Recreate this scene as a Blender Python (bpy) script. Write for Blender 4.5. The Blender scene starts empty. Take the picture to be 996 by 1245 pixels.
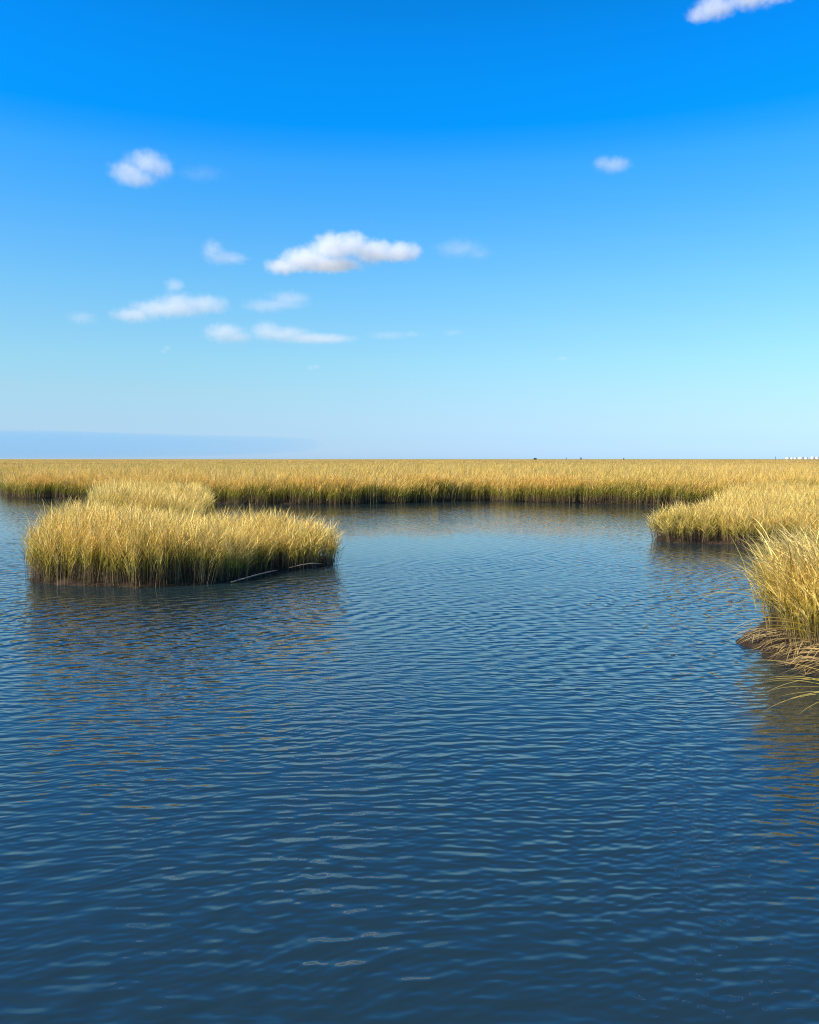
import bpy, math, random
import numpy as np
from mathutils import Vector, Matrix, noise as mnoise

sc = bpy.context.scene
C = sc.collection
rng = np.random.default_rng(7)
random.seed(7)
R = math.radians

# ------------------------------------------------------------------ camera
CAM_H = 2.1
cam = bpy.data.cameras.new('camera')
cam.sensor_fit = 'HORIZONTAL'
cam.sensor_width = 36.0
cam.lens = 36.0 * 1000 / 996
cam.clip_start = 0.05
cam.clip_end = 90000
cam_o = bpy.data.objects.new('camera', cam)
C.objects.link(cam_o)
cam_o.location = (0, 0, CAM_H)
PITCH = math.atan(64.5 / 1000)
cam_o.rotation_euler = (math.pi / 2 - PITCH, 0, 0)
sc.camera = cam_o

# ------------------------------------------------------------------ light
SUN_EL = R(43)
SUN_AZ = R(240)            # clockwise from +Y (the view direction)
SKY_STRENGTH = 0.10
world = bpy.data.worlds.new('World')
sc.world = world
world.use_nodes = True
wn, wl = world.node_tree.nodes, world.node_tree.links
wn.clear()
sky = wn.new('ShaderNodeTexSky')
sky.sky_type = 'NISHITA'
sky.sun_disc = False
sky.sun_elevation = SUN_EL
sky.sun_rotation = SUN_AZ
sky.altitude = 0
sky.air_density = 1.0
sky.dust_density = 0.25
sky.ozone_density = 3.0
# clear winter sky: the Nishita colours deepened by elevation (sine of the elevation, per channel)
SKY_GRADE = [(0.002, [0.474, 0.743, 1.356]),
             (0.0226, [0.49, 0.71, 1.173]),
             (0.0471, [0.57, 0.744, 1.026]),
             (0.0811, [0.654, 0.849, 0.965]),
             (0.1147, [0.681, 0.958, 0.995]),
             (0.1525, [0.663, 1.016, 1.078]),
             (0.1984, [0.576, 1.076, 1.207]),
             (0.2428, [0.463, 1.078, 1.333]),
             (0.2855, [0.321, 1.072, 1.462]),
             (0.3263, [0.201, 1.064, 1.592]),
             (0.346, [0.09, 0.996, 1.654]),
             (0.3651, [0.012, 0.959, 1.716]),
             (0.4019, [0.013, 0.965, 1.744]),
             (0.4366, [0.015, 0.938, 1.743]),
             (0.4681, [0.016, 0.884, 1.592])]
GMAX = 2.5
wtc = wn.new('ShaderNodeTexCoord')
wsep = wn.new('ShaderNodeSeparateXYZ'); wl.new(wtc.outputs['Generated'], wsep.inputs[0])
wmr = wn.new('ShaderNodeMath'); wmr.operation = 'MULTIPLY'; wl.new(wsep.outputs[2], wmr.inputs[0]); wmr.inputs[1].default_value = 2.0
wr = wn.new('ShaderNodeValToRGB'); wl.new(wmr.outputs[0], wr.inputs[0])
el = wr.color_ramp.elements
while len(el) < len(SKY_GRADE): el.new(0.99)
for k, (zz_, c_) in enumerate(SKY_GRADE):
    el[k].position = zz_ * 2.0; el[k].color = (c_[0] / GMAX, c_[1] / GMAX, c_[2] / GMAX, 1)
comb = wn.new('ShaderNodeVectorMath'); comb.operation = 'MULTIPLY'
wl.new(sky.outputs[0], comb.inputs[0]); gm = wn.new('ShaderNodeVectorMath'); gm.operation = 'SCALE'; gm.inputs['Scale'].default_value = GMAX
wl.new(wr.outputs[0], gm.inputs[0]); wl.new(gm.outputs[0], comb.inputs[1])
bg = wn.new('ShaderNodeBackground')
bg.inputs[1].default_value = SKY_STRENGTH
wl.new(comb.outputs[0], bg.inputs[0])
wo = wn.new('ShaderNodeOutputWorld')
wl.new(bg.outputs[0], wo.inputs[0])

sun = bpy.data.lights.new('sun', 'SUN')
sun.energy = 5.0
sun.angle = R(0.5)
sun.color = (1.0, 0.90, 0.74)
sun_o = bpy.data.objects.new('sun', sun)
C.objects.link(sun_o)
sdir = Vector((math.sin(SUN_AZ) * math.cos(SUN_EL), math.cos(SUN_AZ) * math.cos(SUN_EL), math.sin(SUN_EL)))
sun_o.rotation_euler = sdir.to_track_quat('Z', 'Y').to_euler()
sun_o.location = (0, 0, 30)

vs = sc.view_settings
vs.view_transform = 'Standard'
vs.look = 'None'
vs.exposure = 0.62
vs.gamma = 1
cy = sc.cycles
cy.max_bounces = 12
cy.diffuse_bounces = 3
cy.glossy_bounces = 3
cy.transmission_bounces = 4
cy.volume_bounces = 10
cy.transparent_max_bounces = 12
cy.caustics_reflective = False
cy.caustics_refractive = False
cy.filter_width = 1.1
cy.use_denoising = True
cy.denoiser = 'OPENIMAGEDENOISE'
cy.denoising_input_passes = 'RGB_ALBEDO_NORMAL'
cy.denoising_prefilter = 'NONE'
cy.use_adaptive_sampling = False


# ------------------------------------------------------------------ helpers
def tag(o, label=None, cat=None, group=None, kind=None):
    if label: o['label'] = label
    if cat: o['category'] = cat
    if group: o['group'] = group
    if kind: o['kind'] = kind
    return o


def mesh_np(name, verts, faces_tri=None, faces_quad=None, shade=None, smooth=False):
    me = bpy.data.meshes.new(name)
    verts = np.asarray(verts, np.float32)
    me.vertices.add(len(verts))
    me.vertices.foreach_set('co', verts.ravel())
    ft = np.zeros((0, 3), np.int32) if faces_tri is None else np.asarray(faces_tri, np.int32).reshape(-1, 3)
    fq = np.zeros((0, 4), np.int32) if faces_quad is None else np.asarray(faces_quad, np.int32).reshape(-1, 4)
    idx = np.concatenate([fq.ravel(), ft.ravel()])
    tot = np.concatenate([np.full(len(fq), 4, np.int32), np.full(len(ft), 3, np.int32)])
    start = np.concatenate([[0], np.cumsum(tot)[:-1]]).astype(np.int32)
    me.loops.add(len(idx))
    me.loops.foreach_set('vertex_index', idx)
    me.polygons.add(len(tot))
    me.polygons.foreach_set('loop_start', start)
    if smooth:
        me.polygons.foreach_set('use_smooth', np.ones(len(tot), bool))
    me.update(calc_edges=True)
    if shade is not None:
        a = me.attributes.new('shade', 'FLOAT_COLOR', 'POINT')
        a.data.foreach_set('color', np.asarray(shade, np.float32).ravel())
    return me


def link(name, me, mat=None, parent=None):
    o = bpy.data.objects.new(name, me)
    C.objects.link(o)
    if mat is not None:
        me.materials.clear(); me.materials.append(mat)
    if parent is not None: o.parent = parent
    return o


def empty(name, loc):
    o = bpy.data.objects.new(name, None)
    o.empty_display_size = 0.3
    o.location = loc
    C.objects.link(o)
    return o


def new_mat(name):
    m = bpy.data.materials.new(name)
    m.use_nodes = True
    m.node_tree.nodes.clear()
    return m, m.node_tree.nodes, m.node_tree.links


def ramp(nodes, stops):
    r = nodes.new('ShaderNodeValToRGB')
    e = r.color_ramp.elements
    while len(e) < len(stops): e.new(0.5)
    for k, (p, c) in enumerate(stops):
        e[k].position = p
        e[k].color = (*c, 1) if len(c) == 3 else c
    return r


def math_node(nodes, links, op, a, b=None, clamp=False):
    n = nodes.new('ShaderNodeMath'); n.operation = op; n.use_clamp = clamp
    for i, v in enumerate((a, b)):
        if v is None: continue
        if isinstance(v, (int, float)): n.inputs[i].default_value = v
        else: links.new(v, n.inputs[i])
    return n.outputs[0]


# ------------------------------------------------------------------ materials
def grass_material(name, stops, patch_amt=0.5, transl=0.35, var=0.8, clump=0.24):
    m, n, l = new_mat(name)
    at = n.new('ShaderNodeAttribute'); at.attribute_name = 'shade'
    sp = n.new('ShaderNodeSeparateColor'); l.new(at.outputs['Color'], sp.inputs[0])
    geo = n.new('ShaderNodeNewGeometry')
    inf = n.new('ShaderNodeObjectInfo')
    nz = n.new('ShaderNodeTexNoise'); nz.inputs['Scale'].default_value = 0.55
    nz.inputs['Detail'].default_value = 3
    l.new(geo.outputs['Position'], nz.inputs['Vector'])
    # height along the plant, shifted per leaf, per clump and per patch
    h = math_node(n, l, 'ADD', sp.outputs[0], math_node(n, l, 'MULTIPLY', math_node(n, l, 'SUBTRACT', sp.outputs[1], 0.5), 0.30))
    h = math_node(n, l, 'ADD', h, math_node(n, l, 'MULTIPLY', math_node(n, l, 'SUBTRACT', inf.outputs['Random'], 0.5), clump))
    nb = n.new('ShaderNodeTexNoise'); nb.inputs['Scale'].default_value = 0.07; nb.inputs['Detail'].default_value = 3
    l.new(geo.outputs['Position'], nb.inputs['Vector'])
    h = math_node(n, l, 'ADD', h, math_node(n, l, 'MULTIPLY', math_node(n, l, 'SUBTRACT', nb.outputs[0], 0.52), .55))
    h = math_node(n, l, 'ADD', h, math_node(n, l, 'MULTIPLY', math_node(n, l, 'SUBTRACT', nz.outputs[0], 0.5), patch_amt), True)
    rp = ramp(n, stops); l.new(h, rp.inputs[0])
    # dead, bleached leaves
    mixd = n.new('ShaderNodeMix'); mixd.data_type = 'RGBA'
    l.new(sp.outputs[2], mixd.inputs[0])
    l.new(rp.outputs[0], mixd.inputs[6])
    mixd.inputs[7].default_value = (.50, .37, .16, 1)
    hs = n.new('ShaderNodeHueSaturation')
    l.new(mixd.outputs[2], hs.inputs['Color'])
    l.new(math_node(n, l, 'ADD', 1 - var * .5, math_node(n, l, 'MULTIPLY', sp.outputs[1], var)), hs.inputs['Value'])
    d = n.new('ShaderNodeBsdfDiffuse'); l.new(hs.outputs[0], d.inputs[0])
    t = n.new('ShaderNodeBsdfTranslucent'); l.new(hs.outputs[0], t.inputs[0])
    mx = n.new('ShaderNodeMixShader'); mx.inputs[0].default_value = transl
    l.new(d.outputs[0], mx.inputs[1]); l.new(t.outputs[0], mx.inputs[2])
    g = n.new('ShaderNodeBsdfGlossy'); g.inputs['Roughness'].default_value = 0.45
    g.inputs['Color'].default_value = (1, 1, 1, 1)
    mx2 = n.new('ShaderNodeMixShader'); mx2.inputs[0].default_value = 0.02
    l.new(mx.outputs[0], mx2.inputs[1]); l.new(g.outputs[0], mx2.inputs[2])
    o = n.new('ShaderNodeOutputMaterial'); l.new(mx2.outputs[0], o.inputs[0])
    return m


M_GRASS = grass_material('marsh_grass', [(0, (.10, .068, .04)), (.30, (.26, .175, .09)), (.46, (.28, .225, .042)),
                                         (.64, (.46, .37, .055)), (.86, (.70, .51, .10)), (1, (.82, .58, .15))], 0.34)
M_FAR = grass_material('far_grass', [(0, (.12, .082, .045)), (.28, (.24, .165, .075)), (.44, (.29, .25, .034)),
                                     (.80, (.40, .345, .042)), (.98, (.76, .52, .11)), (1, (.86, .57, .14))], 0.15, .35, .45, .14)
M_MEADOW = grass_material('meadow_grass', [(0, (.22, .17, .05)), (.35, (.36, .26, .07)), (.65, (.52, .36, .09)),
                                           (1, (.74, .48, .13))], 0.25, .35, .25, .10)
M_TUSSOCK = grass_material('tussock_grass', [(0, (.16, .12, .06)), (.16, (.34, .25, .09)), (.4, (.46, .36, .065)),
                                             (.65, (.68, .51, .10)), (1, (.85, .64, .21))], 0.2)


def mud_material():
    m, n, l = new_mat('marsh_mud')
    at = n.new('ShaderNodeAttribute'); at.attribute_name = 'shade'
    sp = n.new('ShaderNodeSeparateColor'); l.new(at.outputs['Color'], sp.inputs[0])
    geo = n.new('ShaderNodeNewGeometry')
    nz = n.new('ShaderNodeTexNoise'); nz.inputs['Scale'].default_value = 6; nz.inputs['Detail'].default_value = 8
    l.new(geo.outputs['Position'], nz.inputs['Vector'])
    mud = ramp(n, [(.3, (.014, .009, .005)), (.7, (.05, .032, .017))]); l.new(nz.outputs[0], mud.inputs[0])
    nb = n.new('ShaderNodeTexNoise'); nb.inputs['Scale'].default_value = 0.02; nb.inputs['Detail'].default_value = 6
    l.new(geo.outputs['Position'], nb.inputs['Vector'])
    cov = ramp(n, [(.38, (.16, .13, .05)), (.5, (.30, .22, .07)), (.62, (.48, .33, .10))]); l.new(nb.outputs[0], cov.inputs[0])
    mx = n.new('ShaderNodeMix'); mx.data_type = 'RGBA'
    l.new(sp.outputs[0], mx.inputs[0]); l.new(mud.outputs[0], mx.inputs[6]); l.new(cov.outputs[0], mx.inputs[7])
    p = n.new('ShaderNodeBsdfPrincipled')
    l.new(mx.outputs[2], p.inputs['Base Color'])
    l.new(math_node(n, l, 'ADD', 0.7, math_node(n, l, 'MULTIPLY', sp.outputs[0], 0.25)), p.inputs['Roughness'])
    p.inputs['Specular IOR Level'].default_value = 0.15
    b = n.new('ShaderNodeBump'); b.inputs['Strength'].default_value = 0.6; b.inputs['Distance'].default_value = 0.03
    l.new(nz.outputs[0], b.inputs['Height']); l.new(b.outputs[0], p.inputs['Normal'])
    o = n.new('ShaderNodeOutputMaterial'); l.new(p.outputs[0], o.inputs[0])
    return m


M_MUD = mud_material()


def plain(name, col, rough=0.8, noise_scale=8, var=0.25):
    m, n, l = new_mat(name)
    tc = n.new('ShaderNodeTexCoord')
    nz = n.new('ShaderNodeTexNoise'); nz.inputs['Scale'].default_value = noise_scale; nz.inputs['Detail'].default_value = 5
    l.new(tc.outputs['Object'], nz.inputs['Vector'])
    r = ramp(n, [(.3, tuple(c * (1 - var) for c in col)), (.7, tuple(min(1, c * (1 + var)) for c in col))])
    l.new(nz.outputs[0], r.inputs[0])
    p = n.new('ShaderNodeBsdfPrincipled'); p.inputs['Roughness'].default_value = rough
    l.new(r.outputs[0], p.inputs['Base Color'])
    o = n.new('ShaderNodeOutputMaterial'); l.new(p.outputs[0], o.inputs[0])
    return m


M_WOOD = plain('bleached_wood', (.20, .15, .10), 0.8, 14)
M_STRAW = plain('dead_straw', (.30, .205, .075), 0.9, 3, .6)
M_HOUSE = plain('white_siding', (.78, .78, .77), 0.6, 2, .04)
M_ROOF = plain('pale_shingles', (.55, .55, .55), 0.8, 2, .1)
M_WINDOW = plain('dark_glass', (.06, .08, .10), 0.1, 2, .1)
M_BUSH = plain('dark_bush', (.05, .05, .03), 0.9, 3)
M_POST = plain('weathered_post', (.10, .085, .07), 0.9, 4)


def water_material():
    m, n, l = new_mat('creek_water')
    geo = n.new('ShaderNodeNewGeometry')
    pos = geo.outputs['Position']
    # slow warp so that crests bend and break up
    wz = n.new('ShaderNodeTexNoise'); wz.inputs['Scale'].default_value = 0.55; wz.inputs['Detail'].default_value = 2
    l.new(pos, wz.inputs['Vector'])
    wsub = n.new('ShaderNodeVectorMath'); wsub.operation = 'SUBTRACT'
    l.new(wz.outputs['Color'], wsub.inputs[0]); wsub.inputs[1].default_value = (.5, .5, .5)
    wsc = n.new('ShaderNodeVectorMath'); wsc.operation = 'MULTIPLY'
    l.new(wsub.outputs[0], wsc.inputs[0]); wsc.inputs[1].default_value = (.8, .28, 0)
    wadd = n.new('ShaderNodeVectorMath'); wadd.operation = 'ADD'
    l.new(pos, wadd.inputs[0]); l.new(wsc.outputs[0], wadd.inputs[1])
    p = wadd.outputs[0]
    rr = random.Random(3)

    def bundle(count, lam0, lam1, spread, rms, centre, peaked=False):
        acc = None
        s = rms * math.sqrt(2.0 / count)
        for i in range(count):
            lam = lam0 * (lam1 / lam0) ** ((i + rr.random()) / count)
            a = R(centre) + rr.gauss(0, R(spread))
            dx, dy = math.cos(a), math.sin(a)
            k = 2 * math.pi / lam
            dot = n.new('ShaderNodeVectorMath'); dot.operation = 'DOT_PRODUCT'
            l.new(p, dot.inputs[0]); dot.inputs[1].default_value = (dx * k, dy * k, 0)
            arg = math_node(n, l, 'ADD', dot.outputs['Value'], rr.random() * 6.283)
            ph = math_node(n, l, 'COSINE', arg)
            if peaked:                              # narrow crests, flat troughs
                ph = math_node(n, l, 'MULTIPLY', ph, math_node(n, l, 'EXPONENT', math_node(n, l, 'MULTIPLY', math_node(n, l, 'SINE', arg), .8)))
            sca = n.new('ShaderNodeVectorMath'); sca.operation = 'SCALE'
            sca.inputs[0].default_value = (dx * s, dy * s, 0); l.new(ph, sca.inputs['Scale'])
            if acc is None: acc = sca.outputs[0]
            else:
                ad = n.new('ShaderNodeVectorMath'); ad.operation = 'ADD'
                l.new(acc, ad.inputs[0]); l.new(sca.outputs[0], ad.inputs[1]); acc = ad.outputs[0]
        return acc

    def noise_mask(scale, lo, hi, off, stretch=(1, 1, 1)):
        mp = n.new('ShaderNodeMapping'); mp.inputs['Location'].default_value = (off, off * .7, 0)
        mp.inputs['Scale'].default_value = stretch
        l.new(pos, mp.inputs['Vector'])
        z = n.new('ShaderNodeTexNoise'); z.inputs['Scale'].default_value = scale; z.inputs['Detail'].default_value = 2
        l.new(mp.outputs[0], z.inputs['Vector'])
        mr = n.new('ShaderNodeMapRange'); mr.inputs['From Min'].default_value = .32; mr.inputs['From Max'].default_value = .68
        mr.inputs['To Min'].default_value = lo; mr.inputs['To Max'].default_value = hi
        l.new(z.outputs[0], mr.inputs['Value'])
        return mr.outputs[0]

    def scaled(v, f):
        s_ = n.new('ShaderNodeVectorMath'); s_.operation = 'SCALE'
        l.new(v, s_.inputs[0]); l.new(f, s_.inputs['Scale'])
        return s_.outputs[0]

    def vadd(a, b):
        s_ = n.new('ShaderNodeVectorMath'); s_.operation = 'ADD'
        l.new(a, s_.inputs[0]); l.new(b, s_.inputs[1]); return s_.outputs[0]

    sx = n.new('ShaderNodeSeparateXYZ'); l.new(pos, sx.inputs[0])

    def rng_map(v, a, b, lo, hi):
        mr = n.new('ShaderNodeMapRange'); mr.interpolation_type = 'SMOOTHSTEP'
        for k, val in zip(('From Min', 'From Max', 'To Min', 'To Max'), (a, b, lo, hi)): mr.inputs[k].default_value = val
        l.new(v, mr.inputs['Value']); return mr.outputs[0]

    long_w = bundle(18, .075, .21, 12, WAVE_LONG, 94, True)
    short_w = bundle(20, .04, .10, 18, WAVE_SHORT, 88)
    cross_w = bundle(18, .13, .34, 55, WAVE_CROSS, 100)
    slope = scaled(long_w, noise_mask(.5, .7, 1.3, 3))
    slope = vadd(slope, scaled(short_w, noise_mask(.8, .5, 1.4, 17)))
    # the short-crested chop of the open middle of the creek
    cw = math_node(n, l, 'MULTIPLY', rng_map(sx.outputs[1], 5.5, 11, .35, 1.35), noise_mask(.35, .5, 1.3, 31))
    slope = vadd(slope, scaled(cross_w, cw))
    # calmer water under the far bank and just behind the grass island
    slope = scaled(slope, rng_map(sx.outputs[1], 11, 25, 1.0, .36))
    slope = scaled(slope, rng_map(sx.outputs[1], 3, 10, 1.0, .9))
    ds = n.new('ShaderNodeVectorMath'); ds.operation = 'DISTANCE'
    l.new(pos, ds.inputs[0]); ds.inputs[1].default_value = (-.6, 20.0, 0)
    slope = scaled(slope, rng_map(ds.outputs['Value'], 1.5, 5.0, .35, 1.0))
    ln = n.new('ShaderNodeVectorMath'); ln.operation = 'LENGTH'; l.new(slope, ln.inputs[0])
    lim = math_node(n, l, 'POWER', math_node(n, l, 'ADD', 1.0, math_node(n, l, 'POWER', math_node(n, l, 'DIVIDE', ln.outputs['Value'], rng_map(sx.outputs[1], 4, 9, .19, .26)), 4.0)), -.25)
    slope = scaled(slope, lim)                      # crests never get steeper than about eleven degrees
    # the far slopes of the wavelets hide behind their crests at grazing view: keep them gentle
    sp2 = n.new('ShaderNodeSeparateXYZ'); l.new(slope, sp2.inputs[0])
    mxs = n.new('ShaderNodeMath'); mxs.operation = 'SMOOTH_MAX'; mxs.inputs[2].default_value = .02
    l.new(sp2.outputs[1], mxs.inputs[0]); l.new(math_node(n, l, 'MAXIMUM', math_node(n, l, 'MINIMUM', math_node(n, l, 'SUBTRACT', .05, math_node(n, l, 'DIVIDE', 1.02, math_node(n, l, 'MAXIMUM', sx.outputs[1], 1.0))), -.012), -.19), mxs.inputs[1])
    cb2 = n.new('ShaderNodeCombineXYZ'); l.new(sp2.outputs[0], cb2.inputs[0]); l.new(mxs.outputs[0], cb2.inputs[1])
    slope = cb2.outputs[0]
    nrm = n.new('ShaderNodeVectorMath'); nrm.operation = 'SUBTRACT'
    nrm.inputs[0].default_value = (0, 0, 1); l.new(slope, nrm.inputs[1])
    nn = n.new('ShaderNodeVectorMath'); nn.operation = 'NORMALIZE'; l.new(nrm.outputs[0], nn.inputs[0])
    pb = n.new('ShaderNodeBsdfPrincipled')
    pb.inputs['Base Color'].default_value = (*WATER_COL, 1)
    pb.inputs['Roughness'].default_value = 0.03
    pb.inputs['IOR'].default_value = 1.52
    l.new(nn.outputs[0], pb.inputs['Normal'])
    o = n.new('ShaderNodeOutputMaterial'); l.new(pb.outputs[0], o.inputs[0])
    return m


WAVE_LONG, WAVE_SHORT, WAVE_CROSS = .055, .055, .088
WATER_COL = (.011, .023, .025)
M_WATER = water_material()

# ------------------------------------------------------------------ shorelines (metres, camera at the origin looking along +Y)
MAIN = [(-47.0, 97.0), (-37.5, 80.0), (-30.3, 61.9), (-23.9, 48.9), (-21.2, 44.3), (-19.2, 43.8), (-17.4, 43.8), (-15.4, 42.9), (-12.1, 40.4),
        (-9.2, 38.9), (-6.5, 38.6), (-3.8, 38.2), (-1.1, 38.9), (1.3, 40.8), (3.4, 42.0), (5.8, 40.4), (8.0, 39.6),
        (10.0, 38.2), (12.0, 37.2), (13.5, 36.9), (13.75, 35.0), (12.4, 31.8), (10.1, 26.9), (8.3, 24.1), (7.3, 23.0),
        (6.7, 22.1), (6.42, 21.2), (6.65, 20.5), (7.4, 20.3), (8.2, 19.9), (8.9, 19.6), (9.6, 19.0), (11.1, 18.4),
        (14.3, 17.7), (22, 17.2), (40, 17), (120, 20), (300, 300), (-60, 300)]
LEFTBACK = [(-300, 45), (-60.8, 55.4), (-42.0, 60.1), (-34.5, 61.9), (-32.1, 64.8), (-38.0, 76.0), (-48.5, 97.0), (-64, 300), (-300, 300)]
ISLAND = [(-6.6, 14.7), (-6.58, 14.3), (-6.3, 13.85), (-5.8, 13.58), (-5.0, 13.45), (-4.15, 13.36), (-3.63, 13.54), (-3.17, 13.92), (-2.93, 14.71),
          (-2.29, 15.6), (-1.8, 15.75), (-1.6, 16.34), (-1.62, 17.2), (-2.1, 17.8), (-3.0, 17.9), (-4.4, 18.3), (-5.6, 18.7),
          (-7.0, 18.4), (-7.1, 17.4), (-7.1, 16.6), (-7.05, 15.6)]
ISLET = [(-8.9, 22.9), (-8.0, 22.3), (-6.6, 22.5), (-6.1, 23.2), (-6.2, 24.4), (-7.2, 29.0), (-7.9, 32.0), (-8.1, 33.2), (-8.6, 33.9), (-10.3, 34.3),
         (-12.0, 33.8), (-12.4, 33.0), (-12.1, 31.5), (-11.1, 29.0), (-9.2, 24.2)]
NEAR = [(3.78, 9.3), (3.79, 8.76), (3.84, 8.37), (3.92, 8.07), (4.0, 7.7), (4.0, 7.2), (3.9, 6.6), (3.85, 6.1), (4.4, 5.6), (5.4, 5.3), (8, 4.6), (20, 4), (60, 6),
        (60, 12.0), (20, 12.6), (9, 12.6), (6.3, 12.0), (5.0, 11.2), (4.2, 10.2)]


def smooth_poly(P, it=2):
    P = np.array(P, float)
    for _ in range(it):
        Q = np.roll(P, -1, 0)
        P = np.stack([.75 * P + .25 * Q, .25 * P + .75 * Q], 1).reshape(-1, 2)
    return P


POLYS = [smooth_poly(p) for p in (MAIN, LEFTBACK, ISLAND, NEAR, ISLET)]


def sdf(pts, P):
    """signed distance, positive inside"""
    pts = np.asarray(pts, np.float32)
    A = P.astype(np.float32); B = np.roll(A, -1, 0)
    out = np.empty(len(pts), np.float32)
    for s in range(0, len(pts), 20000):
        q = pts[s:s + 20000][:, None, :]
        e = (B - A)[None]; w = q - A[None]
        t = np.clip((w * e).sum(2) / (e * e).sum(2), 0, 1)
        d = np.sqrt((((w - e * t[..., None])) ** 2).sum(2).min(1))
        cond = (A[None, :, 1] > q[..., 1]) != (B[None, :, 1] > q[..., 1])
        xi = e[..., 0] * (q[..., 1] - A[None, :, 1]) / np.where(e[..., 1] == 0, 1e-9, e[..., 1]) + A[None, :, 0]
        ins = ((cond & (q[..., 0] < xi)).sum(1) % 2) == 1
        out[s:s + 20000] = np.where(ins, d, -d)
    return out


def wob(x, y, f, seed):
    """cheap smooth pseudo-noise, about -1..1"""
    r = np.random.default_rng(seed)
    v = 0
    for k in range(5):
        a = r.uniform(0, 6.28); ff = f * r.uniform(.6, 1.8); ph = r.uniform(0, 6.28)
        v = v + np.sin((x * math.cos(a) + y * math.sin(a)) * ff + ph)
    return v / 2.6


def shore_noise(x, y):
    return .10 * wob(x, y, 3.1, 1) + .05 * wob(x, y, 9.0, 2)


def land_sdf(pts):
    s = np.max([sdf(pts, P) for P in POLYS], 0)
    return s + shore_noise(pts[:, 0], pts[:, 1])


def ground_z(pts):
    s = land_sdf(pts)
    x, y = pts[:, 0], pts[:, 1]
    out = np.maximum(np.maximum(np.abs(x) - 110, y - 140), -14 - y)          # outside the creek area it is all marsh
    s = np.maximum(s, out)
    z = np.where(s < 0, np.clip(s * 1.2, -.6, 0), .11 * (1 - np.exp(-np.clip(s, 0, 50) / .12)))
    z = z + np.where(s > .1, .03 * wob(x, y, 4.0, 5), 0)
    d = np.hypot(x, y)
    z = z + np.clip((d - 95) / 500, 0, 1) * .35
    return z, s


# ------------------------------------------------------------------ ground sheet
def axis(parts):
    out = [parts[0][0]]
    for a, b, st in parts:
        k = max(1, int(round((b - a) / st)))
        out += list(np.linspace(a, b, k + 1)[1:])
    return np.array(out)


def geo_axis(a, b, k): return np.geomspace(a, b, k)


gx = np.concatenate([-geo_axis(112, 60000, 26)[::-1], axis([(-110, -40, 2.5), (-40, -14, .7), (-14, 15, .11), (15, 42, .7), (42, 110, 2.5)]), geo_axis(112, 60000, 26)])
gy = np.concatenate([-geo_axis(16, 60000, 22)[::-1], axis([(-14, 3, 1.0), (3, 36, .11), (36, 46, .2), (46, 80, .8), (80, 140, 3)]), geo_axis(143, 60000, 40)])
X, Y = np.meshgrid(gx, gy)
pts = np.stack([X.ravel(), Y.ravel()], 1)
near = (np.abs(pts[:, 0]) < 130) & (pts[:, 1] > -30) & (pts[:, 1] < 160)
z = np.full(len(pts), .2); s_land = np.full(len(pts), 50.)
zz, ss = ground_z(pts[near]); z[near] = zz; s_land[near] = ss
far_d = np.hypot(pts[:, 0], pts[:, 1])
z[~near] = .17 + np.clip((far_d[~near] - 95) / 500, 0, 1) * .35
nx, ny = len(gx), len(gy)
I = np.arange(nx * ny).reshape(ny, nx)
quads = np.stack([I[:-1, :-1], I[:-1, 1:], I[1:, 1:], I[1:, :-1]], -1).reshape(-1, 4)
cover = np.clip((far_d - 70) / 60, 0, 1) * np.clip(s_land, 0, 1)
shade = np.stack([cover, cover, cover, np.ones_like(cover)], 1)
me = mesh_np('marsh_ground', np.stack([pts[:, 0], pts[:, 1], z], 1), None, quads, shade, True)
ground = link('marsh_ground', me, M_MUD)
tag(ground, 'dark wet mud bank and flat marsh ground reaching to the horizon', None, None, 'structure')

# ------------------------------------------------------------------ water sheet
wx = np.linspace(-112, 112, 60); wy = np.linspace(-15, 141, 40)
X, Y = np.meshgrid(wx, wy)
I = np.arange(60 * 40).reshape(40, 60)
quads = np.stack([I[:-1, :-1], I[:-1, 1:], I[1:, 1:], I[1:, :-1]], -1).reshape(-1, 4)
water = link('water', mesh_np('water', np.stack([X.ravel(), Y.ravel(), np.zeros(X.size)], 1), None, quads, None, True), M_WATER)
tag(water, 'dark blue rippled tidal creek water', None, None, 'structure')


# ------------------------------------------------------------------ grass plants
class Ribbons:
    def __init__(self):
        self.v, self.q, self.t, self.s, self.n = [], [], [], [], 0

    def add(self, path, widths, side, hfrac, rnd, dead=0.0):
        """path (k,3), widths (k,), side (3,) flat direction; the last point is the tip"""
        k = len(path)
        side = side / (np.linalg.norm(side) + 1e-9)
        a = path[:-1] - side * widths[:-1, None] * .5
        b = path[:-1] + side * widths[:-1, None] * .5
        vv = np.empty((2 * (k - 1) + 1, 3)); vv[0:-1:2] = a; vv[1:-1:2] = b; vv[-1] = path[-1]
        hh = np.empty(2 * (k - 1) + 1); hh[0:-1:2] = hfrac[:-1]; hh[1:-1:2] = hfrac[:-1]; hh[-1] = hfrac[-1]
        o = self.n
        for i in range(k - 2):
            self.q.append((o + 2 * i, o + 2 * i + 1, o + 2 * i + 3, o + 2 * i + 2))
        self.t.append((o + 2 * (k - 2), o + 2 * (k - 2) + 1, o + 2 * (k - 1)))
        self.v.append(vv)
        sh = np.ones((len(vv), 4)); sh[:, 0] = hh; sh[:, 1] = rnd; sh[:, 2] = dead
        self.s.append(sh); self.n += len(vv)

    def mesh(self, name):
        return mesh_np(name, np.concatenate(self.v), self.t, self.q, np.concatenate(self.s))


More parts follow.
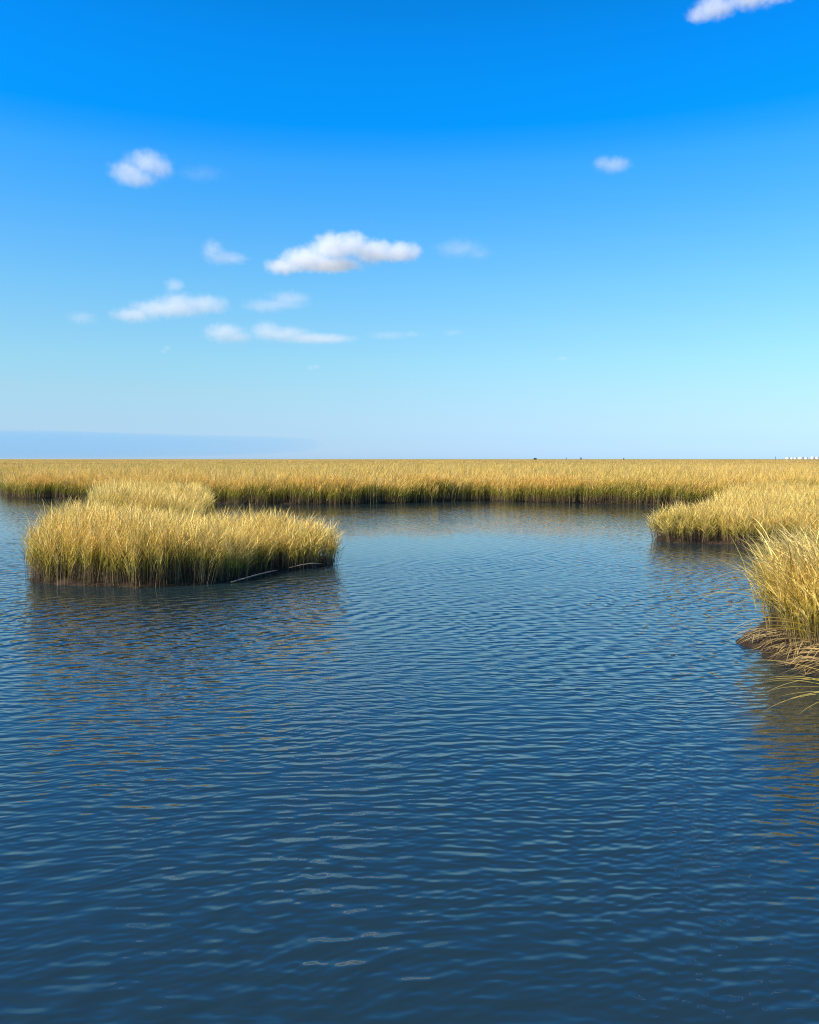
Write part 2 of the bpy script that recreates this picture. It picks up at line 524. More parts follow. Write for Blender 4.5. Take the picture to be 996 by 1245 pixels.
def stem(rb, x, y, H, az, bend, rnd, href, leaves=5, leaf_len=.45, w=.006, lw=.011, segs=4, lsegs=4, dead=0.0, droop=.5):
    d = np.array([math.cos(az), math.sin(az), 0])
    t = np.linspace(0, 1, segs + 1)
    path = np.stack([x + d[0] * bend * H * t ** 2, y + d[1] * bend * H * t ** 2, H * (t - .25 * bend * bend * t ** 2)], 1)
    side = np.array([-d[1], d[0], 0]) if random.random() < .5 else np.array([random.gauss(0, 1), random.gauss(0, 1), 0.])
    rb.add(path, w * (1 - .6 * t), side, path[:, 2] / href, rnd, dead)
    for j in range(leaves):
        tt = .36 + .60 * (j + random.random()) / leaves
        p0 = np.array([np.interp(tt, t, path[:, c]) for c in range(3)])
        la = az + random.gauss(0, 1.1)
        ld = np.array([math.cos(la), math.sin(la), 0])
        tan = np.array([d[0] * bend * 2 * tt, d[1] * bend * 2 * tt, 1.0])
        L = leaf_len * H * random.uniform(.6, 1.15) * (1.0 - .35 * abs(tt - .5))
        ang = random.uniform(.10, .38)
        s = np.linspace(0, 1, lsegs + 1)[:, None]
        dirv = tan * math.cos(ang) + ld * math.sin(ang); dirv /= np.linalg.norm(dirv)
        dr = droop * random.uniform(.2, 1.2)
        q = p0 + L * (dirv * s + ld * dr * .5 * s ** 2 + np.array([0, 0, -1]) * dr * .45 * s ** 2)
        sw = np.cross(dirv, [0, 0, 1.]) + np.array([random.gauss(0, .35) for _ in range(3)])
        wd = lw * random.uniform(.7, 1.2) * np.clip(1.15 - s[:, 0] ** 1.5, .05, 1)
        lower_dead = dead if tt > .35 else max(dead, random.random() * .9)
        rb.add(q, wd, sw, np.clip(q[:, 2] / href, 0, 1.1), min(1, max(0, rnd + random.gauss(0, .18))), lower_dead)


def tuft(name, n, radius, H, bend, leaves, w, lw, segs, lsegs, mat, leaf_len=.45, spread=1.2, hvar=.16, droop=.5, deadf=.12):
    rb = Ribbons()
    for i in range(n):
        a = random.uniform(0, 6.283); r = radius * math.sqrt(random.random())
        h = H * min(1.25, max(.45, random.gauss(1, hvar)))
        plume = i < n * .12                                     # a few bare pale flower stalks stand above the leaves
        if plume: h = H * random.uniform(1.1, 1.38)
        stem(rb, r * math.cos(a), r * math.sin(a), h, random.gauss(0, spread), abs(random.gauss(bend, bend * .6)), random.random(), H,
             1 if plume else leaves, leaf_len, w, lw, segs, lsegs, 1.0 if random.random() < deadf else 0.0, droop)
    me_ = rb.mesh(name)
    me_.materials.append(mat)
    return bpy.data.objects.new(name, me_)


def tuft_collection(name, builder, count):
    col = bpy.data.collections.new(name)
    for k in range(count): col.objects.link(builder(k))
    return col


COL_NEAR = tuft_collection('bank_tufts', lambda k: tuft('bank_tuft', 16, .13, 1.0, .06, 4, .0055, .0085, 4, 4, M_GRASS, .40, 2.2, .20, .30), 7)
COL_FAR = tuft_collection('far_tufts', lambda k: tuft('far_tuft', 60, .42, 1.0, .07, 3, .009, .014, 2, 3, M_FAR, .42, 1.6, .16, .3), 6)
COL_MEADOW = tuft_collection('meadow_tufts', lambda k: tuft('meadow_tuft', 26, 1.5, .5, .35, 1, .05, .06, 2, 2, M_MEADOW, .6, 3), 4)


def scatter_group(col, name):
    ng = bpy.data.node_groups.new(name, 'GeometryNodeTree')
    ng.interface.new_socket('Geometry', in_out='INPUT', socket_type='NodeSocketGeometry')
    ng.interface.new_socket('Geometry', in_out='OUTPUT', socket_type='NodeSocketGeometry')
    N, L = ng.nodes, ng.links
    gi = N.new('NodeGroupInput'); go = N.new('NodeGroupOutput')
    mp = N.new('GeometryNodeMeshToPoints')
    ci = N.new('GeometryNodeCollectionInfo'); ci.inputs['Collection'].default_value = col
    ci.inputs['Separate Children'].default_value = True; ci.inputs['Reset Children'].default_value = True
    ip = N.new('GeometryNodeInstanceOnPoints'); ip.inputs['Pick Instance'].default_value = True

    def attr(nm, ty):
        a = N.new('GeometryNodeInputNamedAttribute'); a.data_type = ty; a.inputs[0].default_value = nm
        return a.outputs['Attribute']
    L.new(gi.outputs[0], mp.inputs['Mesh'])
    L.new(mp.outputs[0], ip.inputs['Points'])
    L.new(ci.outputs[0], ip.inputs['Instance'])
    L.new(attr('pick', 'INT'), ip.inputs['Instance Index'])
    L.new(attr('rot', 'FLOAT_VECTOR'), ip.inputs['Rotation'])
    L.new(attr('scl', 'FLOAT_VECTOR'), ip.inputs['Scale'])
    L.new(ip.outputs[0], go.inputs[0])
    return ng


NG = {id(c): scatter_group(c, c.name) for c in (COL_NEAR, COL_FAR, COL_MEADOW)}


def scatter(name, xy, zg, rot, scl, col, label, cat='grass'):
    me_ = bpy.data.meshes.new(name)
    n_ = len(xy)
    me_.vertices.add(n_)
    me_.vertices.foreach_set('co', np.column_stack([xy, zg]).astype(np.float32).ravel())
    for nm, ty, arr, key in (('rot', 'FLOAT_VECTOR', rot, 'vector'), ('scl', 'FLOAT_VECTOR', scl, 'vector')):
        a = me_.attributes.new(nm, ty, 'POINT'); a.data.foreach_set(key, np.asarray(arr, np.float32).ravel())
    a = me_.attributes.new('pick', 'INT', 'POINT')
    a.data.foreach_set('value', rng.integers(0, len(col.objects), n_).astype(np.int32))
    me_.update()
    o = bpy.data.objects.new(name, me_)
    C.objects.link(o)
    md = o.modifiers.new('scatter', 'NODES'); md.node_group = NG[id(col)]
    return tag(o, label, cat, None, 'stuff')


def eulers(tx, ty, rz):
    """rotate by rz about the vertical, then tilt so that the top leans by (tx, ty) radians along world X / Y; XYZ euler"""
    a = np.hypot(tx, ty) + 1e-9
    ax, ay = -ty / a, tx / a                                   # tilt axis
    c, s = np.cos(a), np.sin(a); C1 = 1 - c
    T = np.zeros((len(a), 3, 3))
    T[:, 0, 0] = c + ax * ax * C1; T[:, 0, 1] = ax * ay * C1; T[:, 0, 2] = ay * s
    T[:, 1, 0] = ax * ay * C1; T[:, 1, 1] = c + ay * ay * C1; T[:, 1, 2] = -ax * s
    T[:, 2, 0] = -ay * s; T[:, 2, 1] = ax * s; T[:, 2, 2] = c
    Z = np.zeros_like(T); cz, sz = np.cos(rz), np.sin(rz)
    Z[:, 0, 0] = cz; Z[:, 0, 1] = -sz; Z[:, 1, 0] = sz; Z[:, 1, 1] = cz; Z[:, 2, 2] = 1
    M = T @ Z
    ey = -np.arcsin(np.clip(M[:, 2, 0], -1, 1))
    ex = np.arctan2(M[:, 2, 1], M[:, 2, 2]); ez = np.arctan2(M[:, 1, 0], M[:, 0, 0])
    return np.stack([ex, ey, ez], 1)


def sample(P, bbox, dens, margin=-.03):
    x0, x1, y0, y1 = bbox
    n_ = int((x1 - x0) * (y1 - y0) * dens)
    p = np.stack([rng.uniform(x0, x1, n_), rng.uniform(y0, y1, n_)], 1)
    s = sdf(p, P) + shore_noise(p[:, 0], p[:, 1])
    k = s > margin
    return p[k], s[k]


def sgrad(p, P, e=.15):
    gx_ = sdf(p + [e, 0], P) - sdf(p - [e, 0], P)
    gy_ = sdf(p + [0, e], P) - sdf(p - [0, e], P)
    L_ = np.hypot(gx_, gy_) + 1e-6
    return gx_ / L_, gy_ / L_


def patch(name, P, bbox, dens, col, label, height, wind, yaw, edge_lean=.25, edge_w=.5, hvar=.15, keep=None, tint=.1, edge_h=.85, hfun=None):
    p, s = sample(P, bbox, dens)
    if keep is not None:
        k = keep(p[:, 0], p[:, 1], s); p, s = p[k], s[k]
    n_ = len(p)
    edge = np.exp(-np.clip(s, 0, 9) / edge_w)
    ox, oy = sgrad(p, P)
    near_e = edge > .05
    tx = wind[0] + rng.normal(0, .09, n_) - ox * edge * edge_lean * near_e
    ty = wind[1] + rng.normal(0, .09, n_) - oy * edge * edge_lean * near_e
    rz = yaw[0] + rng.normal(0, yaw[1], n_)
    hh = height * (1 + hvar * wob(p[:, 0], p[:, 1], 1.3, 11) * .8 + rng.normal(0, hvar * .5, n_)) * (1 - (1 - edge_h) * edge)
    if hfun is not None: hh = hh * hfun(p[:, 0], p[:, 1])
    scl = np.stack([np.full(n_, 1.0) * rng.uniform(.85, 1.15, n_)] * 2 + [np.clip(hh, .2, 2)], 1)
    zg, _ = ground_z(p)
    return scatter(name, p, zg - .02, eulers(tx, ty, rz), scl, col, label)


P_MAIN, P_LEFT, P_ISL, P_NEAR, P_LET = POLYS
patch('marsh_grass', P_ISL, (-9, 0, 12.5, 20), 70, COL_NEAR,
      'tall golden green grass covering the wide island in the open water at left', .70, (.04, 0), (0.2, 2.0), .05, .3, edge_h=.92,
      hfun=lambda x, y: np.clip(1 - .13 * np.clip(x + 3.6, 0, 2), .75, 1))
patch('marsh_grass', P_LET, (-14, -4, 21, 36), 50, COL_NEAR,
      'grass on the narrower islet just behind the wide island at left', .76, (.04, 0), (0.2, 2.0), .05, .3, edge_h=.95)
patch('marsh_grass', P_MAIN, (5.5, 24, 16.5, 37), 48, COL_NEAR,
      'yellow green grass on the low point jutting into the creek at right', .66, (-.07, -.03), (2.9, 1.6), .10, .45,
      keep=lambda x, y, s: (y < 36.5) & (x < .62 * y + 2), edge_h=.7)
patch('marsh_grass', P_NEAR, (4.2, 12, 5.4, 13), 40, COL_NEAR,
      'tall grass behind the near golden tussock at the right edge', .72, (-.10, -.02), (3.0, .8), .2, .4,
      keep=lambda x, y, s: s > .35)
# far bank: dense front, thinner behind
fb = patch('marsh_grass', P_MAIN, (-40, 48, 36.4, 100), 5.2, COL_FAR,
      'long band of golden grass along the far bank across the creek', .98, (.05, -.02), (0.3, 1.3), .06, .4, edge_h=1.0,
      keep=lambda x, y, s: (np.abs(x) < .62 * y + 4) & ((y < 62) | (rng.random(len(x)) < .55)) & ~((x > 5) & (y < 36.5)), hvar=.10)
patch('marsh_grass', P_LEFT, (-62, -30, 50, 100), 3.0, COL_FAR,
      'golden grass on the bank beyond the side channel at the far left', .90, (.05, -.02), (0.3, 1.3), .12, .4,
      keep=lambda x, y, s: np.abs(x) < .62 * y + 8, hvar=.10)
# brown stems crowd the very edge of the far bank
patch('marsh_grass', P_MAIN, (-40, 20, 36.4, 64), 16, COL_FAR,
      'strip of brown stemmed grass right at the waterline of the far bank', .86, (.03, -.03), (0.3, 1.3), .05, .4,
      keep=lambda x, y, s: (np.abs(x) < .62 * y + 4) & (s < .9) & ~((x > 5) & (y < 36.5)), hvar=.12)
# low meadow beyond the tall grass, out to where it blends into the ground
k_ = 22000
yy = 96 * (900 / 96) ** rng.random(k_) + 0.0
xx = rng.uniform(-1, 1, k_) * (.62 * yy + 6)
keepm = np.ones(k_, bool)
pm = np.stack([xx, yy], 1)
zz = .17 + np.clip((np.hypot(xx, yy) - 95) / 500, 0, 1) * .35
sm = rng.uniform(.8, 1.3, k_) * np.clip(yy / 200, .9, 2.2)
scatter('marsh_meadow', pm, zz - .03, np.stack([rng.normal(0, .06, k_), rng.normal(0, .06, k_), rng.uniform(0, 6.28, k_)], 1),
        np.stack([sm, sm, rng.uniform(.55, .9, k_) * (1.15 + .25 * wob(xx, yy, .05, 9))], 1), COL_MEADOW,
        'tan salt meadow stretching flat to the horizon behind the tall grass')


# ------------------------------------------------------------------ near tussocks with their separate arching stalks
def gz(x, y):
    return float(ground_z(np.array([[x, y]]))[0][0])


def stalk_mesh(L, az, elev, droop, w, href, wav=0.0):
    """a single arching stalk from the origin: leaves at elevation elev, bends over by droop"""
    rb = Ribbons()
    k = 13
    p = np.zeros((k, 3)); a = elev; z_ = az
    for i in range(1, k):
        p[i] = p[i - 1] + (L / (k - 1)) * np.array([math.cos(z_) * math.cos(a), math.sin(z_) * math.cos(a), math.sin(a)])
        a -= droop / (k - 1) * (0.35 + 1.3 * i / k); z_ += wav / k
    t = np.linspace(0, 1, k)
    wd = w * np.clip(1.1 - t ** 2, .1, 1)
    side = np.array([-math.sin(az), math.cos(az), 0.25])
    up = np.array([math.cos(az) * .5, math.sin(az) * .5, 1.0])
    rb.add(p, wd, side, np.clip(.45 + .5 * t, 0, 1), random.random(), 0.0)
    rb.add(p, wd * .8, up, np.clip(.45 + .5 * t, 0, 1), random.random(), 0.0)   # folded blade: V section
    return rb.mesh('stalk')


def tussock(loc, label, n, radius, H, lean_az, stalks, yaw_spread=.9, bend=.3):
    root = empty('grass_tussock', loc)
    tag(root, label, 'grass tussock')
    rb = Ribbons()
    for i in range(n):
        a = random.uniform(0, 6.283); r = radius * math.sqrt(random.random())
        x, y = r * math.cos(a) * 1.0, r * math.sin(a) * 1.25
        if sdf(np.array([[loc[0] + x, loc[1] + y]]), P_NEAR)[0] < .02: continue
        h = H * min(1.2, max(.5, random.gauss(1, .15)))
        v0 = len(rb.v)
        stem(rb, x, y, h, lean_az + random.gauss(0, yaw_spread), abs(random.gauss(bend, .12)), random.random(), H, 4, .55, .006, .0105, 6, 6,
             1.0 if random.random() < .1 else 0.0, .8)
        dz = gz(loc[0] + x, loc[1] + y) - loc[2] - .02
        for q in rb.v[v0:]: q[:, 2] += dz
    f = link('foliage', rb.mesh('foliage'), M_TUSSOCK, root)
    f['kind'] = 'stuff'
    for (x, y, z_, L, az, el, dr, w) in stalks:
        s = link('stalk', stalk_mesh(L, az, el, dr, w, H, random.uniform(-.3, .3)), M_TUSSOCK, root)
        s.location = (x - loc[0], y - loc[1], z_ - loc[2])
    return root


pi = math.pi
STALKS = []
rs = random.Random(21)
for i in range(50):
    y = rs.uniform(8.1, 10.0); x = rs.uniform(4.2, 4.9)
    STALKS.append((x, y, .15 + rs.uniform(0, .15), rs.uniform(.8, 1.3), pi + rs.gauss(.25, .5), rs.uniform(.85, 1.4), rs.uniform(.5, 1.5), rs.uniform(.009, .014)))
for (x, y, z_, L, az, el, dr) in [(4.45, 9.2, .5, 1.15, pi - .1, .75, 1.5), (4.35, 8.9, .35, 1.15, pi + .1, .45, 1.0), (4.3, 8.8, .3, 1.1, pi + .25, .35, 1.1),
                                  (4.35, 8.6, .3, 1.1, pi + .15, .3, .8), (4.4, 9.0, .55, 1.25, pi - .1, .6, 1.6), (4.3, 9.3, .4, 1.2, pi, .4, .9),
                                  (4.25, 8.5, .28, 1.0, pi + .1, .25, .9), (4.45, 9.6, .5, 1.15, pi - .3, .8, 1.4), (4.3, 9.0, .3, 1.2, pi + .05, .35, 1.0),
                                  (4.3, 9.1, .45, 1.2, pi - .05, .5, 1.3), (4.3, 8.7, .25, 1.2, pi + .3, .3, .9), (4.3, 8.9, .4, 1.15, pi + .2, .55, 1.5)]:
    STALKS.append((x, y, z_, L, az, el, dr, .012))
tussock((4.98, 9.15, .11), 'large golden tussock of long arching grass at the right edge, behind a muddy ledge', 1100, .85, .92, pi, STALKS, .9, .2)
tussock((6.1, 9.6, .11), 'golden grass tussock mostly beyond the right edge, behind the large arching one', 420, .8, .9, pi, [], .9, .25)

ST2 = []
for i in range(15):
    y = rs.uniform(6.1, 6.6); x = rs.uniform(3.65, 3.9)
    ST2.append((x, y, .14 + rs.uniform(0, .1), rs.uniform(.7, 1.15), pi + rs.gauss(.2, .35), rs.uniform(.1, .5), rs.uniform(.55, 1.0), rs.uniform(.009, .013)))
tussock((4.25, 6.4, .11), 'small grass tussock at the right edge with stalks drooping onto the water', 70, .3, .55, pi, ST2, .8, .4)

# flattened dead straw on the muddy ledge
rb = Ribbons()
for i in range(230):
    x, y = 3.80 + abs(rs.gauss(0, .28)), rs.uniform(7.8, 9.5)
    L = rs.uniform(.2, .55); az = pi + rs.gauss(.1, .55)
    k = 5; t = np.linspace(0, 1, k)
    zb = max(.02, gz(x, y)) + rs.uniform(.0, .13)
    path = np.stack([x + math.cos(az) * L * (t - .6), y + math.sin(az) * L * (t - .6), np.maximum(.012, zb + .03 * np.sin(t * 3) - .09 * t)], 1)
    rb.add(path, .010 * (1.1 - t), np.array([-math.sin(az), math.cos(az), rs.uniform(-.6, .6)]), .3 + .4 * t, rs.random(), rs.random())
thatch = link('thatch', rb.mesh('thatch'), M_STRAW)
tag(thatch, 'flattened dead straw lying on the muddy ledge below the large tussock', 'straw', None, 'stuff')


# ------------------------------------------------------------------ driftwood on the island's edge
def tube(path, radii, seg=8):
    path = np.array(path, float)
    vs_, qs = [], []
    for i, p in enumerate(path):
        t = path[min(i + 1, len(path) - 1)] - path[max(i - 1, 0)]
        t /= np.linalg.norm(t)
        u = np.cross(t, [0, 0, 1.]); u /= np.linalg.norm(u); w = np.cross(u, t)
        for k in range(seg):
            a = 2 * pi * k / seg
            rr = radii[i] * (1 + .15 * math.sin(k * 2.1 + i))
            vs_.append(p + rr * (u * math.cos(a) + w * math.sin(a)))
    for i in range(len(path) - 1):
        for k in range(seg):
            qs.append((i * seg + k, i * seg + (k + 1) % seg, (i + 1) * seg + (k + 1) % seg, (i + 1) * seg + k))
    vs_ += [path[0], path[-1]]
    tris = []
    for k in range(seg):
        tris.append((len(vs_) - 2, (k + 1) % seg, k))
        b = (len(path) - 1) * seg
        tris.append((len(vs_) - 1, b + k, b + (k + 1) % seg))
    return mesh_np('stick', vs_, tris, qs, None, True)


st = link('driftwood_stick', tube([(-3.02, 13.8, .02), (-2.85, 13.98, .05), (-2.66, 14.2, .085), (-2.5, 14.45, .10), (-2.38, 14.7, .10)], [.010, .015, .015, .012, .007]), M_WOOD)
tag(st, 'longer pale driftwood stick lying on the mud at the island front', 'driftwood', 'driftwood on the island edge')
st = link('driftwood_stick', tube([(-2.25, 15.28, .07), (-2.05, 15.36, .11), (-1.86, 15.45, .13), (-1.66, 15.5, .12)], [.006, .010, .010, .006]), M_WOOD)
tag(st, 'short driftwood stick near the right tip of the island', 'driftwood', 'driftwood on the island edge')


# ------------------------------------------------------------------ things on the horizon
def box(vs_, qs, x0, x1, y0, y1, z0, z1):
    o = len(vs_)
    vs_ += [(x0, y0, z0), (x1, y0, z0), (x1, y1, z0), (x0, y1, z0), (x0, y0, z1), (x1, y0, z1), (x1, y1, z1), (x0, y1, z1)]
    for f in ((0, 3, 2, 1), (4, 5, 6, 7), (0, 1, 5, 4), (1, 2, 6, 5), (2, 3, 7, 6), (3, 0, 4, 7)): qs.append(tuple(o + i for i in f))


DH = 3500.0
HW = ['narrow', 'slim', 'broad', 'squat', 'plain']
houses = [(956.7, 15, 8.5, 'leftmost of the white houses on the horizon at right'),
          (961.9, 9, 7.5, 'second white house from the left on the horizon'),
          (966.0, 9, 8.5, 'third white house from the left on the horizon'),
          (972.8, 21, 9.5, 'widest white house in the middle of the row on the horizon'),
          (979.2, 10, 9, 'white house just right of the widest one on the horizon'),
          (987.2, 13, 11, 'tall white house second from the right on the horizon'),
          (992.8, 14, 10, 'rightmost of the white houses on the horizon')]
for (u, wd, ht, lab) in houses:
    x = (u - 498) / 1000 * DH
    root = empty('white_house', (x, DH, .5))
    tag(root, lab, 'house', 'white houses on the horizon')
    v_, q_ = [], []
    box(v_, q_, -wd / 2, wd / 2, -5, 5, -1, ht * .78)
    link('wall', mesh_np('wall', v_, None, q_), M_HOUSE, root)
    hw = wd / 2 + .5
    zr, zt = ht * .78 + .01, ht * 1.08
    v_ = [(-hw, -5.6, zr), (hw, -5.6, zr), (hw, 5.6, zr), (-hw, 5.6, zr), (-hw * .75, 0, zt), (hw * .75, 0, zt)]
    link('roof', mesh_np('roof', v_, [(0, 4, 3), (1, 2, 5)], [(0, 1, 5, 4), (2, 3, 4, 5), (0, 3, 2, 1)]), M_ROOF, root)
    for lv in range(2):
        for c in range(max(2, int(wd / 4))):
            cx = -wd / 2 + wd * (c + .5) / max(2, int(wd / 4))
            v_, q_ = [], []
            box(v_, q_, cx - .6, cx + .6, -5.06, -4.9, 1.2 + lv * 3.0, 2.8 + lv * 3.0)
            link('window', mesh_np('window', v_, None, q_), M_WINDOW, root)


def bush(u, D, w, h, label):
    x = (u - 498) / 1000 * D
    rb_ = Ribbons(); r = random.Random(int(u))
    for i in range(220):
        a = r.uniform(0, 6.283); ph = r.uniform(0, 1)
        c = np.array([math.cos(a) * w / 2 * math.sqrt(r.random()), math.sin(a) * w / 2 * math.sqrt(r.random()), h * (.15 + .85 * ph) * (1 - .3 * r.random())])
        dv = np.array([r.gauss(0, 1), r.gauss(0, 1), r.gauss(.4, .6)]) * w * .09
        rb_.add(np.stack([c, c + dv, c + dv * 1.7]), np.array([w * .08, w * .08, 0]), np.array([r.gauss(0, 1), r.gauss(0, 1), r.gauss(0, 1)]), np.array([.5, .5, .5]), .5)
    root = empty('shrub', (x, D, .45))
    tag(root, label, 'shrub', 'dark shrubs on the horizon')
    link('foliage', rb_.mesh('foliage'), M_BUSH, root)
    link('trunk', tube([(0, 0, -.3), (.05, 0, h * .3), (.1, .05, h * .6)], [w * .05, w * .04, w * .02], 6), M_POST, root)


bush(650.5, 1300, 5.0, 3.2, 'low wide dark shrub on the horizon, left of the taller one')
bush(706, 1300, 3.0, 4.6, 'tallest and darkest small shrub on the horizon')
bush(758, 1300, 2.2, 3.4, 'smallest dark shrub on the horizon, right of the tallest one')
for (u, D, h, lab) in [(688.5, 1200, 4.2, 'thin dark post on the horizon between two shrubs'), (942, 1200, 5.5, 'thin dark post on the horizon left of the white houses')]:
    x = (u - 498) / 1000 * D
    o = link('marker_post', tube([(0, 0, -.5), (0, .01, h * .5), (0.02, 0, h)], [.32, .30, .27], 8), M_POST)
    o.location = (x, D, .45)
    tag(o, lab, 'post', 'marker posts on the horizon')


# ------------------------------------------------------------------ clouds: real volumes about a kilometre up
def sky_point(u, v, D):
    """a point D metres away in the direction the photograph shows the cloud in"""
    x, y = (u - 498) / 1000, (622.5 - v) / 1000
    dv = Vector((x, math.cos(PITCH) + y * math.sin(PITCH), -math.sin(PITCH) + y * math.cos(PITCH)))
    return Vector((0, 0, CAM_H)) + dv * D


ico = None


def icosphere():
    global ico
    if ico is None:
        import bmesh
        bm = bmesh.new(); bmesh.ops.create_icosphere(bm, subdivisions=3, radius=1)
        ico = (np.array([v.co for v in bm.verts]), [[v.index for v in f.verts] for f in bm.faces]); bm.free()
    return ico


def cloud_material(lumps, density, noise_scale, rough, soft):
    m, n, l = new_mat('cloud_vapour')
    tc = n.new('ShaderNodeTexCoord'); P = tc.outputs['Object']
    nz = n.new('ShaderNodeTexNoise'); nz.inputs['Scale'].default_value = noise_scale
    nz.inputs['Detail'].default_value = 6; nz.inputs['Roughness'].default_value = .58
    l.new(P, nz.inputs['Vector'])
    best = None
    for (c, r) in lumps:
        s_ = n.new('ShaderNodeVectorMath'); s_.operation = 'SUBTRACT'; l.new(P, s_.inputs[0]); s_.inputs[1].default_value = c
        q = n.new('ShaderNodeVectorMath'); q.operation = 'MULTIPLY'; l.new(s_.outputs[0], q.inputs[0])
        q.inputs[1].default_value = (1 / r[0], 1 / r[1], 1 / r[2])
        ln = n.new('ShaderNodeVectorMath'); ln.operation = 'LENGTH'; l.new(q.outputs[0], ln.inputs[0])
        f = math_node(n, l, 'SUBTRACT', 1.0, ln.outputs['Value'])
        if best is None: best = f
        else:
            mx = n.new('ShaderNodeMath'); mx.operation = 'SMOOTH_MAX'
            l.new(best, mx.inputs[0]); l.new(f, mx.inputs[1]); mx.inputs[2].default_value = .25
            best = mx.outputs[0]
    e = math_node(n, l, 'ADD', best, math_node(n, l, 'MULTIPLY', math_node(n, l, 'SUBTRACT', nz.outputs[0], .52), rough))
    mr = n.new('ShaderNodeMapRange'); mr.interpolation_type = 'SMOOTHSTEP'
    l.new(e, mr.inputs['Value'])
    mr.inputs['From Min'].default_value = 0.0; mr.inputs['From Max'].default_value = soft
    mr.inputs['To Min'].default_value = 0; mr.inputs['To Max'].default_value = density
    pv = n.new('ShaderNodeVolumePrincipled')
    pv.inputs['Color'].default_value = (.92, .93, .97, 1)
    pv.inputs['Anisotropy'].default_value = .1
    l.new(mr.outputs[0], pv.inputs['Density'])
    o = n.new('ShaderNodeOutputMaterial'); l.new(pv.outputs[0], o.inputs['Volume'])
    m.cycles.volume_step_rate = .35 if hasattr(m.cycles, 'volume_step_rate') else 1
    return m


def cloud(u, v, D, lumps, tau, label, rough=1.1, soft=.5):
    """lumps in the photograph's angular units (a thousandth of the distance)"""
    k = D / 1000
    rc = random.Random(int(u * 7 + v))
    L_ = []
    for (lu, lv, ru, rv) in lumps:
        r_y = (ru + rv) * .5
        L_.append((((lu - u) * k, rc.uniform(-.3, .3) * r_y * k, -(lv - v) * k), (ru * k * 1.12, r_y * k * 1.12, rv * k * 1.12)))
    V, F = icosphere()
    vs_, fs = [], []
    for (c, r) in L_:
        o_ = sum(len(a) for a in vs_)
        vs_.append(V * np.array(r) * 1.22 + np.array(c))
        fs += [[i + o_ for i in f] for f in F]
    me_ = mesh_np('cloud', np.concatenate(vs_), fs)
    o = bpy.data.objects.new('cloud', me_); C.objects.link(o)
    rm = o.modifiers.new('merge', 'REMESH'); rm.mode = 'VOXEL'
    rm.voxel_size = min(min(r) for c, r in L_) * .22
    dg = bpy.context.evaluated_depsgraph_get()
    ev = bpy.data.meshes.new_from_object(o.evaluated_get(dg))
    o.modifiers.clear(); o.data = ev
    size = max(max(r) for c, r in L_)
    mean = np.mean([r[1] for c, r in L_])
    mt = cloud_material(L_, tau / mean, 2.6 / mean, rough, soft)
    ev.materials.clear(); ev.materials.append(mt)
    o.location = sky_point(u, v, D)
    return tag(o, label, 'cloud', 'small fair weather clouds')


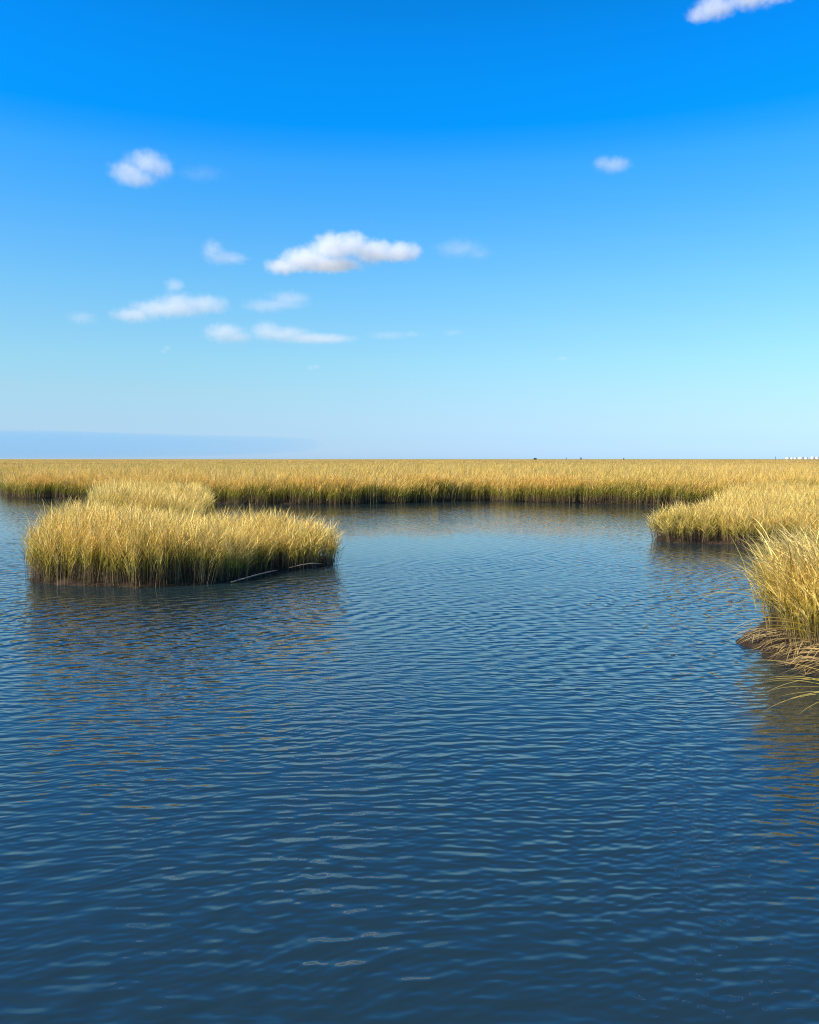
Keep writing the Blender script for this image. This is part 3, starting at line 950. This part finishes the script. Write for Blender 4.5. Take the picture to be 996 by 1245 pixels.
CL = [
    (420, 308, 4000, [(372, 315, 36, 15), (345, 323, 28, 10), (406, 303, 33, 19), (430, 299, 24, 17), (455, 306, 34, 15), (486, 306, 30, 13), (400, 320, 48, 10)], 3.0,
     'largest and brightest white puffy cloud, in the middle of the sky', 1.1, .5),
    (565, 305, 4000, [(558, 302, 36, 13), (582, 309, 20, 9)], .62, 'faint lavender cloud wisp just right of the largest cloud', 1.2, .9),
    (172, 206, 2900, [(180, 199, 30, 17), (158, 210, 28, 17), (194, 204, 20, 14), (166, 216, 32, 12)], 1.5, 'compact white cloud alone at upper left', 1.1, .7),
    (245, 213, 2900, [(245, 213, 34, 11)], .26, 'barely visible haze streak right of the compact upper left cloud', 1.2, .9),
    (742, 201, 2950, [(746, 202, 24, 11), (733, 199, 15, 10)], 1.1, 'small lone oval cloud at upper right', .9, .8),
    (890, 5, 1900, [(872, 6, 30, 14), (852, 17, 20, 9), (908, 0, 36, 13), (945, -4, 26, 7)], 2.0, 'white cloud cut off by the top edge of the photo', 1.1, .6),
    (268, 311, 4000, [(260, 306, 17, 16), (270, 313, 24, 10), (286, 315, 19, 9)], 1.0, 'small puff just left of the largest cloud', 1.1, .8),
    (210, 374, 5400, [(212, 374, 52, 13), (162, 382, 34, 11), (250, 370, 36, 13), (218, 366, 28, 12), (190, 376, 40, 12), (212, 347, 15, 10)], 1.6, 'long flat pale cloud with a small puff above its middle', 1.1, .7),
    (340, 368, 5400, [(322, 371, 34, 10), (352, 364, 32, 12), (340, 369, 40, 8)], 1.0, 'flat greyish cloud directly below the largest cloud', 1.1, .8),
    (272, 405, 6400, [(272, 404, 29, 14), (286, 409, 24, 9)], 1.5, 'small round cloud left of the low one with a trailing tail', 1.0, .7),
    (350, 407, 6400, [(322, 401, 22, 14), (345, 407, 38, 11), (395, 412, 44, 7), (370, 410, 40, 8)], 1.5, 'low cloud with a thin tail trailing to the right', 1.0, .7),
    (98, 386, 5600, [(98, 386, 22, 10)], .7, 'small faint lavender cloud farthest to the left', 1.1, .9),
    (478, 407, 6400, [(472, 407, 32, 6), (500, 406, 20, 5)], .6, 'thin faint streak of cloud right of the trailing tail', 1.0, .9),
    (550, 405, 6400, [(550, 405, 17, 5)], .5, 'shortest faint cloud streak, farthest right of the low row', 1.0, .9),
    (202, 425, 7000, [(204, 423, 6, 4), (199, 427, 5, 4)], .5, 'tiny cloud fleck below the long flat cloud', 1.0, .9),
    (381, 446, 7600, [(378, 447, 6, 4), (384, 446, 6, 4)], .55, 'tiny cloud fleck lowest in the middle of the sky', 1.0, .9),
    (684, 436, 7600, [(684, 436, 9, 4)], .5, 'tiny lone cloud fleck at right, low in the sky', 1.0, .9),
]
for c in CL:
    cloud(c[0], c[1], c[2], c[3], c[4] * .6, c[5], c[6], c[7] * 1.5)


# a thin shaded layer of stratus low over the horizon at left
def cloud_bank():
    D = 26000
    V, F = icosphere()
    o = bpy.data.objects.new('cloud_bank', mesh_np('cloud_bank', V * np.array([12500., 3000., 1.]) * np.array([1, 1, 1.]) + np.stack([V[:, 0] * 0, V[:, 0] * 0, np.sign(V[:, 2]) * np.abs(V[:, 2]) ** .6 * (430 + 50 * np.sin(V[:, 0] * 7) * (V[:, 2] > 0))], 1), F))
    C.objects.link(o)
    p = sky_point(-80, 540, D); o.location = (p.x, p.y, 440)
    m, n, l = new_mat('stratus_vapour')
    pv = n.new('ShaderNodeVolumePrincipled')
    pv.inputs['Color'].default_value = (.20, .55, .90, 1)
    pv.inputs['Density'].default_value = 1.0e-4
    ou = n.new('ShaderNodeOutputMaterial'); l.new(pv.outputs[0], ou.inputs['Volume'])
    o.data.materials.append(m)
    tag(o, 'long faint blue layer of stratus low over the horizon at left', 'cloud layer')


cloud_bank()
